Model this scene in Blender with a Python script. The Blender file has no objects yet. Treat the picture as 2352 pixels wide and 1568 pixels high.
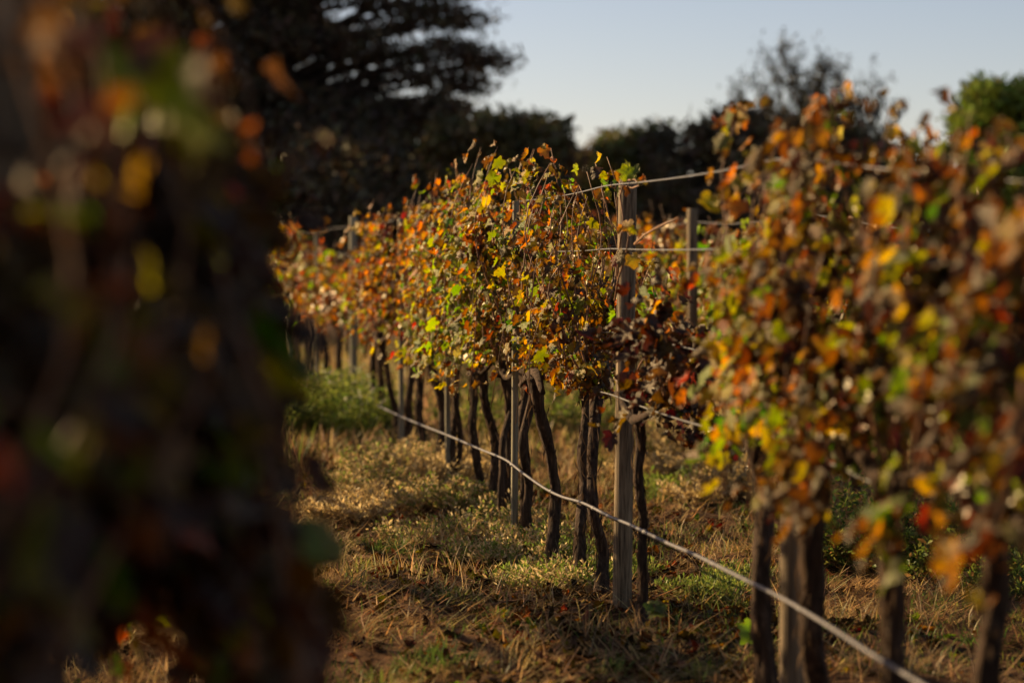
import bpy, math, random
import numpy as np
from mathutils import Vector, Matrix, noise

random.seed(11)
RNG = np.random.default_rng(11)
SC = bpy.context.scene
COL = SC.collection
R = math.radians

# ------------------------------------------------------------------ camera
CAM_Z = 1.565
YAW, PITCH = 8.97, 2.0
W, H = 2352.0, 1568.0
FPX = 85.0 / 36.0 * W
cd = bpy.data.cameras.new('camera')
cd.lens = 85.0
cd.sensor_width = 36.0
cd.clip_start = 0.05
cd.clip_end = 3000.0
cd.dof.use_dof = True
cd.dof.focus_distance = 11.6
cd.dof.aperture_fstop = 1.7
cam = bpy.data.objects.new('camera', cd)
cam.location = (0, 0, CAM_Z)
cam.rotation_euler = (R(90 - PITCH), 0, R(-YAW))
COL.objects.link(cam)
SC.camera = cam
CAM_M = cam.rotation_euler.to_matrix()

# ------------------------------------------------------------------ sky, sun, exposure
SUN_EL, SUN_LEFT = 22.0, 49.0            # sun: degrees up, degrees left of the row direction (+Y)
world = bpy.data.worlds.new('World')
SC.world = world
world.use_nodes = True
wn = world.node_tree
bg = wn.nodes['Background']
sky = wn.nodes.new('ShaderNodeTexSky')
sky.sky_type = 'NISHITA'
sky.sun_disc = False
sky.sun_elevation = R(SUN_EL)
sky.sun_rotation = R(-SUN_LEFT)
sky.air_density = 0.75
sky.dust_density = 0.5
sky.ozone_density = 1.6
tint = wn.nodes.new('ShaderNodeMix')              # the whole sky a little greyer
tint.data_type = 'RGBA'
tint.blend_type = 'MULTIPLY'
tint.inputs[0].default_value = 1.0
tint.inputs[7].default_value = (1.27, 1.02, 0.92, 1)
wn.links.new(sky.outputs[0], tint.inputs[6])
wn.links.new(tint.outputs[2], bg.inputs['Color'])
bg.inputs['Strength'].default_value = 0.050
sd = bpy.data.lights.new('sun', 'SUN')
sd.energy = 5.0
sd.angle = R(0.5)
sd.color = (1.0, 0.715, 0.38)
sun = bpy.data.objects.new('sun', sd)
sv = Vector((-math.sin(R(SUN_LEFT)) * math.cos(R(SUN_EL)), math.cos(R(SUN_LEFT)) * math.cos(R(SUN_EL)), math.sin(R(SUN_EL))))
sun.rotation_euler = sv.to_track_quat('Z', 'Y').to_euler()
sun.location = (-20, 16, 12)
COL.objects.link(sun)
SC.view_settings.view_transform = 'Standard'
SC.view_settings.look = 'None'
SC.view_settings.gamma = 1.0
SC.view_settings.exposure = 1.22
SC.view_settings.use_curve_mapping = False
SC.render.engine = 'CYCLES'
SC.cycles.use_denoising = True
SC.cycles.max_bounces = 6
SC.cycles.diffuse_bounces = 3
SC.cycles.transmission_bounces = 4
SC.cycles.transparent_max_bounces = 4
SC.cycles.sample_clamp_indirect = 4.0

# ------------------------------------------------------------------ helpers
def ray(px, py):
    d = CAM_M @ Vector(((px - W / 2) / FPX, -(py - H / 2) / FPX, -1.0))
    return d

def on_x(px, py, X):                      # photo pixel onto the upright plane x = X (a vine row)
    d = ray(px, py); t = X / d.x
    return Vector((X, d.y * t, CAM_Z + d.z * t))

def on_ground(px, py, z=0.0):
    d = ray(px, py); t = (z - CAM_Z) / d.z
    p = Vector((d.x * t, d.y * t, z)); p.z = gz(p.x, p.y)
    return p

def at_depth(px, py, depth):
    d = ray(px, py)
    return Vector((0, 0, CAM_Z)) + d * depth

def gz(x, y):
    if abs(x) > 40 or abs(y) > 75:
        return 0.0
    v = Vector((x * 0.35, y * 0.35, 0.0))
    h = 0.05 * noise.noise(v)
    h += 0.06 * noise.noise(Vector((x * 1.3, y * 1.3, 4.0)))
    h += 0.03 * noise.noise(Vector((x * 4.1, y * 4.1, 9.0)))
    h += 0.010 * noise.noise(Vector((x * 11.0, y * 11.0, 2.0)))
    return h

def setp(o, label=None, cat=None, group=None, kind=None):
    if label: o['label'] = label
    if cat: o['category'] = cat
    if group: o['group'] = group
    if kind: o['kind'] = kind
    return o

def empty(name, loc):
    o = bpy.data.objects.new(name, None)
    o.empty_display_size = 0.1
    o.location = loc
    COL.objects.link(o)
    return o

def link(name, me, parent=None):
    o = bpy.data.objects.new(name, me)
    COL.objects.link(o)
    if parent is not None:
        o.parent = parent
    return o

def mesh_np(name, V, F, mat, colors=None, smooth=True):
    """V (n,3) array, F (m,k) array (all faces the same size), colors (n,3)"""
    me = bpy.data.meshes.new(name)
    V = np.asarray(V, dtype=np.float32); F = np.asarray(F, dtype=np.int32)
    n, m, k = len(V), len(F), F.shape[1]
    me.vertices.add(n); me.vertices.foreach_set('co', V.ravel())
    me.loops.add(m * k); me.loops.foreach_set('vertex_index', F.ravel())
    me.polygons.add(m)
    me.polygons.foreach_set('loop_start', np.arange(0, m * k, k, dtype=np.int32))
    me.polygons.foreach_set('loop_total', np.full(m, k, dtype=np.int32))
    me.polygons.foreach_set('use_smooth', np.full(m, smooth, dtype=bool))
    if colors is not None:
        a = me.color_attributes.new('Col', 'FLOAT_COLOR', 'POINT')
        c4 = np.ones((n, 4), dtype=np.float32); c4[:, :3] = colors
        a.data.foreach_set('color', c4.ravel())
    me.update(calc_edges=True)
    me.materials.append(mat)
    return me

def tube_np(pts, rad, sides=6, lump=0.0, seed=0, cap=True):
    pts = [Vector(p) for p in pts]
    n = len(pts)
    V, F = [], []
    ref = Vector((1, 0.13, 0.07)).normalized()
    for i, p in enumerate(pts):
        t = (pts[min(i + 1, n - 1)] - pts[max(i - 1, 0)])
        if t.length < 1e-9: t = Vector((0, 0, 1))
        t.normalize()
        if abs(t.dot(ref)) > 0.93: r2 = Vector((0.1, 1, 0.05))
        else: r2 = ref
        u = t.cross(r2).normalized(); w = t.cross(u)
        for k in range(sides):
            a = 2 * math.pi * k / sides
            d = u * math.cos(a) + w * math.sin(a)
            r = rad[i]
            if lump:
                q = p + d * r
                r *= 1 + lump * noise.noise(Vector((d.x * 2.2 + seed, d.y * 2.2, q.z * 9 + seed * 3))) + lump * 0.9 * noise.noise(Vector((math.cos(a) * 5 + seed, math.sin(a) * 5, q.z * 3)))
            V.append(p + d * r)
    for i in range(n - 1):
        for k in range(sides):
            k2 = (k + 1) % sides
            F.append((i * sides + k, i * sides + k2, (i + 1) * sides + k2, (i + 1) * sides + k))
    if cap:
        V.append(pts[0]); V.append(pts[-1])
        a, b = len(V) - 2, len(V) - 1
        for k in range(sides):
            k2 = (k + 1) % sides
            F.append((a, k2, k, k)); F.append((b, (n - 1) * sides + k, (n - 1) * sides + k2, (n - 1) * sides + k2))
    return V, F

def tube_mesh(name, pts, rad, mat, sides=6, lump=0.0, seed=0, cap=True, smooth=True):
    V, F = tube_np(pts, rad, sides, lump, seed, cap)
    me = bpy.data.meshes.new(name)
    F2 = [f if f[2] != f[3] else f[:3] for f in F]
    me.from_pydata([tuple(v) for v in V], [], F2)
    me.polygons.foreach_set('use_smooth', [smooth] * len(me.polygons))
    me.materials.append(mat)
    me.update()
    return me

def merge_tubes(name, tubes, mat):
    V, F, o = [], [], 0
    for v, f in tubes:
        V += [tuple(q) for q in v]
        F += [tuple(i + o for i in g) if g[2] != g[3] else tuple(i + o for i in g[:3]) for g in f]
        o += len(v)
    me = bpy.data.meshes.new(name); me.from_pydata(V, [], F)
    me.polygons.foreach_set('use_smooth', [True] * len(me.polygons))
    me.materials.append(mat); me.update()
    return me

# ------------------------------------------------------------------ materials
def new_mat(name):
    m = bpy.data.materials.new(name); m.use_nodes = True
    nt = m.node_tree
    for n in list(nt.nodes): nt.nodes.remove(n)
    out = nt.nodes.new('ShaderNodeOutputMaterial')
    return m, nt, out

def nd(nt, t, **kw):
    n = nt.nodes.new(t)
    for k, v in kw.items(): setattr(n, k, v)
    return n

def leaf_material(name, trans=0.52, back=0.10, gloss=0.045, rough=0.36):
    m, nt, out = new_mat(name); L = nt.links.new
    at = nd(nt, 'ShaderNodeAttribute', attribute_name='Col')
    tc = nd(nt, 'ShaderNodeTexCoord')
    nz = nd(nt, 'ShaderNodeTexNoise'); nz.inputs['Scale'].default_value = 55.0; nz.inputs['Detail'].default_value = 3.0
    L(tc.outputs['Object'], nz.inputs['Vector'])
    rp = nd(nt, 'ShaderNodeValToRGB'); rp.color_ramp.elements[0].position = 0.36; rp.color_ramp.elements[0].color = (0.35, 0.22, 0.14, 1)
    rp.color_ramp.elements[1].position = 0.56; rp.color_ramp.elements[1].color = (1, 1, 1, 1)
    L(nz.outputs['Fac'], rp.inputs['Fac'])
    mul = nd(nt, 'ShaderNodeMix', data_type='RGBA', blend_type='MULTIPLY'); mul.inputs[0].default_value = 0.75
    L(at.outputs['Color'], mul.inputs[6]); L(rp.outputs['Color'], mul.inputs[7])
    # the underside of a vine leaf is felted and paler
    geo = nd(nt, 'ShaderNodeNewGeometry')
    pale = nd(nt, 'ShaderNodeMix', data_type='RGBA'); pale.inputs[0].default_value = back
    L(mul.outputs[2], pale.inputs[6]); pale.inputs[7].default_value = (0.26, 0.18, 0.085, 1)
    sel = nd(nt, 'ShaderNodeMix', data_type='RGBA')
    L(geo.outputs['Backfacing'], sel.inputs[0]); L(mul.outputs[2], sel.inputs[6]); L(pale.outputs[2], sel.inputs[7])
    df = nd(nt, 'ShaderNodeBsdfDiffuse'); L(sel.outputs[2], df.inputs['Color'])
    sat = nd(nt, 'ShaderNodeHueSaturation'); sat.inputs['Saturation'].default_value = 1.3; sat.inputs['Value'].default_value = 1.9
    L(mul.outputs[2], sat.inputs['Color'])
    tr = nd(nt, 'ShaderNodeBsdfTranslucent'); L(sat.outputs['Color'], tr.inputs['Color'])
    gl = nd(nt, 'ShaderNodeBsdfGlossy'); gl.inputs['Roughness'].default_value = rough; gl.inputs['Color'].default_value = (0.9, 0.82, 0.68, 1)
    bmp = nd(nt, 'ShaderNodeBump'); bmp.inputs['Strength'].default_value = 0.5; bmp.inputs['Distance'].default_value = 0.004
    n2 = nd(nt, 'ShaderNodeTexNoise'); n2.inputs['Scale'].default_value = 90.0
    L(tc.outputs['Object'], n2.inputs['Vector']); L(n2.outputs['Fac'], bmp.inputs['Height'])
    for b in (df, tr, gl): L(bmp.outputs['Normal'], b.inputs['Normal'])
    m1 = nd(nt, 'ShaderNodeMixShader'); m1.inputs[0].default_value = trans
    L(df.outputs[0], m1.inputs[1]); L(tr.outputs[0], m1.inputs[2])
    m2 = nd(nt, 'ShaderNodeMixShader'); m2.inputs[0].default_value = gloss
    L(m1.outputs[0], m2.inputs[1]); L(gl.outputs[0], m2.inputs[2])
    L(m2.outputs[0], out.inputs['Surface'])
    return m

def simple_leaf(name, trans=0.3, gloss=0.04):
    m, nt, out = new_mat(name); L = nt.links.new
    at = nd(nt, 'ShaderNodeAttribute', attribute_name='Col')
    df = nd(nt, 'ShaderNodeBsdfDiffuse'); L(at.outputs['Color'], df.inputs['Color'])
    tr = nd(nt, 'ShaderNodeBsdfTranslucent'); L(at.outputs['Color'], tr.inputs['Color'])
    gl = nd(nt, 'ShaderNodeBsdfGlossy'); gl.inputs['Roughness'].default_value = 0.45
    m1 = nd(nt, 'ShaderNodeMixShader'); m1.inputs[0].default_value = trans
    L(df.outputs[0], m1.inputs[1]); L(tr.outputs[0], m1.inputs[2])
    m2 = nd(nt, 'ShaderNodeMixShader'); m2.inputs[0].default_value = gloss
    L(m1.outputs[0], m2.inputs[1]); L(gl.outputs[0], m2.inputs[2])
    L(m2.outputs[0], out.inputs['Surface'])
    return m

def rough_material(name, c1, c2, scale=(8, 8, 8), bump=0.6, dist=0.01, rough=0.85, detail=6.0, c3=None, p=(0.35, 0.65), spec=0.2):
    m, nt, out = new_mat(name); L = nt.links.new
    tc = nd(nt, 'ShaderNodeTexCoord'); mp = nd(nt, 'ShaderNodeMapping'); mp.inputs['Scale'].default_value = scale
    L(tc.outputs['Object'], mp.inputs['Vector'])
    nz = nd(nt, 'ShaderNodeTexNoise'); nz.inputs['Scale'].default_value = 1.0; nz.inputs['Detail'].default_value = detail; nz.inputs['Roughness'].default_value = 0.65
    L(mp.outputs[0], nz.inputs['Vector'])
    rp = nd(nt, 'ShaderNodeValToRGB')
    rp.color_ramp.elements[0].position = p[0]; rp.color_ramp.elements[0].color = (*c1, 1)
    rp.color_ramp.elements[1].position = p[1]; rp.color_ramp.elements[1].color = (*c2, 1)
    if c3:
        e = rp.color_ramp.elements.new(min(0.98, p[1] + 0.14)); e.color = (*c3, 1)
    L(nz.outputs['Fac'], rp.inputs['Fac'])
    b = nd(nt, 'ShaderNodeBsdfPrincipled'); b.inputs['Roughness'].default_value = rough; b.inputs['Specular IOR Level'].default_value = spec
    L(rp.outputs['Color'], b.inputs['Base Color'])
    bp = nd(nt, 'ShaderNodeBump'); bp.inputs['Strength'].default_value = bump; bp.inputs['Distance'].default_value = dist
    L(nz.outputs['Fac'], bp.inputs['Height']); L(bp.outputs[0], b.inputs['Normal'])
    L(b.outputs[0], out.inputs['Surface'])
    return m

M_LEAF = leaf_material('vine_leaf')
M_WEED = simple_leaf('weed_leaf', 0.5, 0.02)
M_LITTER = simple_leaf('leaf_litter', 0.15, 0.0)
M_STRAW = simple_leaf('straw', 0.5, 0.02)
M_TREE = simple_leaf('tree_leaf', 0.22, 0.03)
M_BARK = rough_material('vine_bark', (0.018, 0.011, 0.007), (0.075, 0.045, 0.027), (60, 60, 7), 1.0, 0.02, 0.95, c3=(0.19, 0.12, 0.075), p=(0.36, 0.60))
M_CANE = rough_material('cane_bark', (0.09, 0.042, 0.02), (0.30, 0.16, 0.08), (25, 25, 14), 0.3, 0.002, 0.55)
M_WOOD = rough_material('weathered_wood', (0.038, 0.026, 0.015), (0.25, 0.185, 0.110), (85, 85, 1.6), 0.9, 0.012, 0.85, c3=(0.34, 0.26, 0.165), p=(0.34, 0.60))
M_STAKE = rough_material('stake_wood', (0.11, 0.095, 0.06), (0.28, 0.25, 0.17), (70, 70, 2.2), 0.6, 0.006, 0.8)
M_WIRE = rough_material('galvanised_wire', (0.045, 0.043, 0.042), (0.12, 0.113, 0.108), (60, 60, 60), 0.2, 0.001, 0.45, spec=0.5)
M_HOSE = rough_material('drip_hose_plastic', (0.022, 0.020, 0.022), (0.14, 0.125, 0.13), (14, 46, 14), 0.25, 0.002, 0.5, spec=0.4)
M_TREEBARK = rough_material('tree_bark', (0.02, 0.014, 0.010), (0.06, 0.043, 0.03), (6, 6, 1.5), 0.8, 0.05, 0.95)

def soil_material():
    m, nt, out = new_mat('soil'); L = nt.links.new
    tc = nd(nt, 'ShaderNodeTexCoord')
    n1 = nd(nt, 'ShaderNodeTexNoise'); n1.inputs['Scale'].default_value = 2.1; n1.inputs['Detail'].default_value = 7.0
    n2 = nd(nt, 'ShaderNodeTexNoise'); n2.inputs['Scale'].default_value = 34.0; n2.inputs['Detail'].default_value = 8.0; n2.inputs['Roughness'].default_value = 0.7
    L(tc.outputs['Object'], n1.inputs['Vector']); L(tc.outputs['Object'], n2.inputs['Vector'])
    r1 = nd(nt, 'ShaderNodeValToRGB')
    r1.color_ramp.elements[0].position = 0.35; r1.color_ramp.elements[0].color = (0.070, 0.038, 0.019, 1)
    r1.color_ramp.elements[1].position = 0.7; r1.color_ramp.elements[1].color = (0.20, 0.112, 0.056, 1)
    L(n1.outputs['Fac'], r1.inputs['Fac'])
    r2 = nd(nt, 'ShaderNodeValToRGB')
    r2.color_ramp.elements[0].position = 0.3; r2.color_ramp.elements[0].color = (0.45, 0.42, 0.40, 1)
    r2.color_ramp.elements[1].position = 0.72; r2.color_ramp.elements[1].color = (1.4, 1.3, 1.2, 1)
    L(n2.outputs['Fac'], r2.inputs['Fac'])
    mx = nd(nt, 'ShaderNodeMix', data_type='RGBA', blend_type='MULTIPLY'); mx.inputs[0].default_value = 1.0
    L(r1.outputs[0], mx.inputs[6]); L(r2.outputs[0], mx.inputs[7])
    b = nd(nt, 'ShaderNodeBsdfPrincipled'); b.inputs['Roughness'].default_value = 0.95; b.inputs['Specular IOR Level'].default_value = 0.1
    L(mx.outputs[2], b.inputs['Base Color'])
    bp = nd(nt, 'ShaderNodeBump'); bp.inputs['Strength'].default_value = 1.0; bp.inputs['Distance'].default_value = 0.03
    L(n2.outputs['Fac'], bp.inputs['Height']); L(bp.outputs[0], b.inputs['Normal'])
    L(b.outputs[0], out.inputs['Surface'])
    return m
M_SOIL = soil_material()

# ------------------------------------------------------------------ ground
def axis(a, b, lo, hi, fine, far):
    pts = list(np.arange(lo, hi + 1e-6, fine))
    s = fine; x = lo; left = []
    while x > a: s *= 1.45; x -= s; left.append(x)
    s = fine; x = hi; right = []
    while x < b: s *= 1.45; x += s; right.append(x)
    return np.array(left[::-1] + pts + right)
gx = axis(-1500, 1500, -1.4, 6.6, 0.05, 0)
gy = np.concatenate([axis(-1500, 8.0, 6.0, 8.0, 0.25, 0)[:0], np.array([-1500, -400, -100, -30, -8, 0, 4, 6.5, 7.5]), np.arange(8.0, 20.0, 0.06), np.arange(20.0, 42.0, 0.16), np.array([42.5, 43.5, 46, 50, 60, 90, 200, 600, 1800.0])])
GV = np.array([(x, y, gz(x, y)) for y in gy for x in gx])
nx, ny = len(gx), len(gy)
ii, jj = np.meshgrid(np.arange(nx - 1), np.arange(ny - 1))
a0 = (jj * nx + ii).ravel()
GF = np.stack([a0, a0 + 1, a0 + 1 + nx, a0 + nx], axis=1)
ground = link('ground', mesh_np('ground', GV, GF, M_SOIL))
setp(ground, 'dry brown earth between the vine rows', None, None, 'structure')

# ------------------------------------------------------------------ leaf shapes
# half outline of a five-lobed vine leaf, unit length, stalk at the origin, tip along +Y
HALF = [(0.00, 0.05), (0.16, -0.10), (0.34, -0.06), (0.44, 0.14), (0.37, 0.27), (0.56, 0.45), (0.42, 0.56), (0.27, 0.60), (0.24, 0.80), (0.10, 0.90), (0.0, 1.05)]
OUT = HALF + [(-x, y) for x, y in HALF[-2:0:-1]]

def leaf_template(rng, kind, ring=True):
    """returns verts, tri faces, edge weight (0 middle .. 1 rim)"""
    n = len(OUT)
    o = np.array(OUT) * (1 + rng.normal(0, 0.07, (n, 1)))
    c = np.array([0.0, 0.30])
    if ring:
        mid = c + (o - c) * 0.55
        P = np.vstack([[c], mid, o]); w = np.concatenate([[0], np.full(n, 0.45), np.full(n, 1.0)])
        F = []
        for k in range(n):
            k2 = (k + 1) % n
            F += [(0, 1 + k2, 1 + k), (1 + k, 1 + k2, 1 + n + k2), (1 + k, 1 + n + k2, 1 + n + k)]
    else:
        P = np.vstack([[c], o]); w = np.concatenate([[0], np.full(n, 1.0)])
        F = [(0, 1 + (k + 1) % n, 1 + k) for k in range(n)]
    x, y = P[:, 0].copy(), P[:, 1].copy()
    z = np.zeros_like(x)
    if kind == 'flat':
        z += -0.25 * np.abs(x) * rng.uniform(0.1, 1.2) - 0.22 * rng.uniform(0, 1.2) * (y - 0.3) ** 2
        z += 0.06 * np.sin(7 * x + rng.uniform(0, 6)) * w + 0.05 * np.sin(9 * y + rng.uniform(0, 6)) * w
    else:
        # dry: rolled about the midrib and bowed along it
        k = rng.uniform(2.2, 4.6) if kind == 'dry' else rng.uniform(1.1, 2.2)
        s = 1 if rng.random() < 0.6 else -1
        ph = x * k + rng.uniform(-0.4, 0.4) * (kind == 'dry')
        X = np.sin(ph) / k; z = s * (1 - np.cos(ph)) / k
        tw = rng.uniform(-1.6, 1.6) if kind == 'dry' else rng.uniform(-0.5, 0.5)
        ca, sa = np.cos(tw * y), np.sin(tw * y)
        X, z = X * ca - z * sa, X * sa + z * ca
        bend = rng.uniform(0.3, 2.0) * rng.choice([-1, 1])
        a = y * bend
        y2 = np.sin(a) / bend; z = z * np.cos(a) + (1 - np.cos(a)) / bend * 0.8
        x, y = X, y2
        z += 0.07 * rng.normal(0, 1, len(x)) * w
        x += 0.05 * rng.normal(0, 1, len(x)) * w
    V = np.stack([x, y, z], axis=1)
    return V, np.array(F), w

KINDS = ['flat'] * 7 + ['cup'] * 5 + ['dry'] * 8
TH = [leaf_template(RNG, k, True) for k in KINDS]
TL = [leaf_template(RNG, k, False) for k in KINDS]
IDX = {'flat': range(0, 7), 'cup': range(7, 12), 'dry': range(12, 20)}

# name: (middle colour, rim colour, kinds)
TONES = {
    'green':  ((0.075, 0.145, 0.008), (0.105, 0.150, 0.009), ('flat', 'flat', 'cup')),
    'lime':   ((0.165, 0.220, 0.010), (0.225, 0.215, 0.011), ('flat', 'flat', 'cup')),
    'yellow': ((0.275, 0.225, 0.012), (0.290, 0.165, 0.011), ('flat', 'cup')),
    'orange': ((0.270, 0.135, 0.009), (0.255, 0.078, 0.007), ('flat', 'cup', 'dry')),
    'red':    ((0.230, 0.040, 0.008), (0.210, 0.017, 0.007), ('flat', 'cup')),
    'rust':   ((0.140, 0.070, 0.014), (0.105, 0.043, 0.010), ('cup', 'dry')),
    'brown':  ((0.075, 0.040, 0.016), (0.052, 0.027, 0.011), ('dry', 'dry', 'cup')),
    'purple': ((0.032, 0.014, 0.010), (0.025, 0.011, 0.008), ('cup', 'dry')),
    'pale':   ((0.260, 0.175, 0.080), (0.200, 0.125, 0.055), ('dry', 'dry', 'cup')),
}
TN = list(TONES)
PAL = {   #          green lime yell oran red rust brown purple pale
    'mixed':  (.22, .24, .17, .07, .008, .12, .11, .01, .05),
    'green':  (.28, .33, .20, .05, .010, .05, .04, .01, .03),
    'dryred': (.06, .09, .12, .16, .09, .18, .12, .06, .12),
    'pink':   (.12, .17, .16, .13, .03, .14, .11, .02, .12),
    'purple': (.01, .01, .01, .01, .010, .06, .28, .58, .03),
    'mauve':  (.06, .06, .06, .05, .02, .23, .30, .14, .08),
    'rusty':  (.10, .13, .16, .09, .015, .24, .19, .02, .06),
    'olive':  (.25, .22, .14, .08, .02, .12, .11, .04, .03),
    'close':  (.06, .03, .020, .015, .003, .10, .34, .43, .0),  # mostly brown and purple: shade of the close row put into leaf colour
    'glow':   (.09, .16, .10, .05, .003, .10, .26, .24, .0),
}
LEAF_MESH = {}
def leaf_mesh(tone, ti, var):
    key = (tone, ti, var)
    if key not in LEAF_MESH:
        V, F, w = TH[ti]
        c, e, _ = TONES[tone]
        rg = np.random.default_rng(hash((TN.index(tone), ti, var)) & 0xffff)
        j = np.clip(rg.normal(1, 0.22, 3), 0.55, 1.6) ** np.array([1, 0.7, 0.6]) * rg.uniform(0.75, 1.25)
        LEAF_MESH[key] = mesh_np('leaf_blade', V, F, M_LEAF, (np.outer(1 - w, c) + np.outer(w, e)) * j)
    return LEAF_MESH[key]

def basis(tips, norms):
    t = tips / np.linalg.norm(tips, axis=1, keepdims=True)
    n = norms - (norms * t).sum(1, keepdims=True) * t
    n /= np.maximum(np.linalg.norm(n, axis=1, keepdims=True), 1e-6)
    s = np.cross(t, n)
    return s, t, n

def leaves_np(P, tips, norms, size, tone_i, ti, col_j):
    """one array mesh of many low leaf blades"""
    s, t, n = basis(tips, norms)
    VV, FF, CC, off = [], [], [], 0
    for k in range(len(TL)):
        sel = np.where(ti == k)[0]
        if len(sel) == 0: continue
        V, F, w = TL[k]
        X = (V[None, :, 0, None] * s[sel, None, :] + V[None, :, 1, None] * t[sel, None, :] + V[None, :, 2, None] * n[sel, None, :]) * size[sel, None, None] + P[sel, None, :]
        c = np.array([TONES[TN[q]][0] for q in tone_i[sel]]); e = np.array([TONES[TN[q]][1] for q in tone_i[sel]])
        C = (c[:, None, :] * (1 - w)[None, :, None] + e[:, None, :] * w[None, :, None]) * col_j[sel][:, None, :]
        m = len(sel); nv = len(V)
        FF.append((F[None] + (np.arange(m) * nv)[:, None, None] + off).reshape(-1, 3))
        VV.append(X.reshape(-1, 3)); CC.append(C.reshape(-1, 3)); off += m * nv
    return np.vstack(VV), np.vstack(FF), np.vstack(CC)

def cloud_np(P, T, N, Ln, Wd):
    s, t, n = basis(T, N)
    m = len(P)
    a = P; b = P + t * (Ln * 0.5)[:, None] + s * (Wd * 0.5)[:, None] + n * (Ln * 0.06)[:, None]
    c = P + t * Ln[:, None]; d = P + t * (Ln * 0.5)[:, None] - s * (Wd * 0.5)[:, None] + n * (Ln * 0.06)[:, None]
    V = np.stack([a, b, c, d], 1).reshape(-1, 3)
    F = (np.arange(m) * 4)[:, None] + np.array([[0, 1, 2, 3]])
    return V, F

# ------------------------------------------------------------------ grapevines
CAMP = np.array([0, 0, CAM_Z])
CANE_POOL = []

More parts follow.
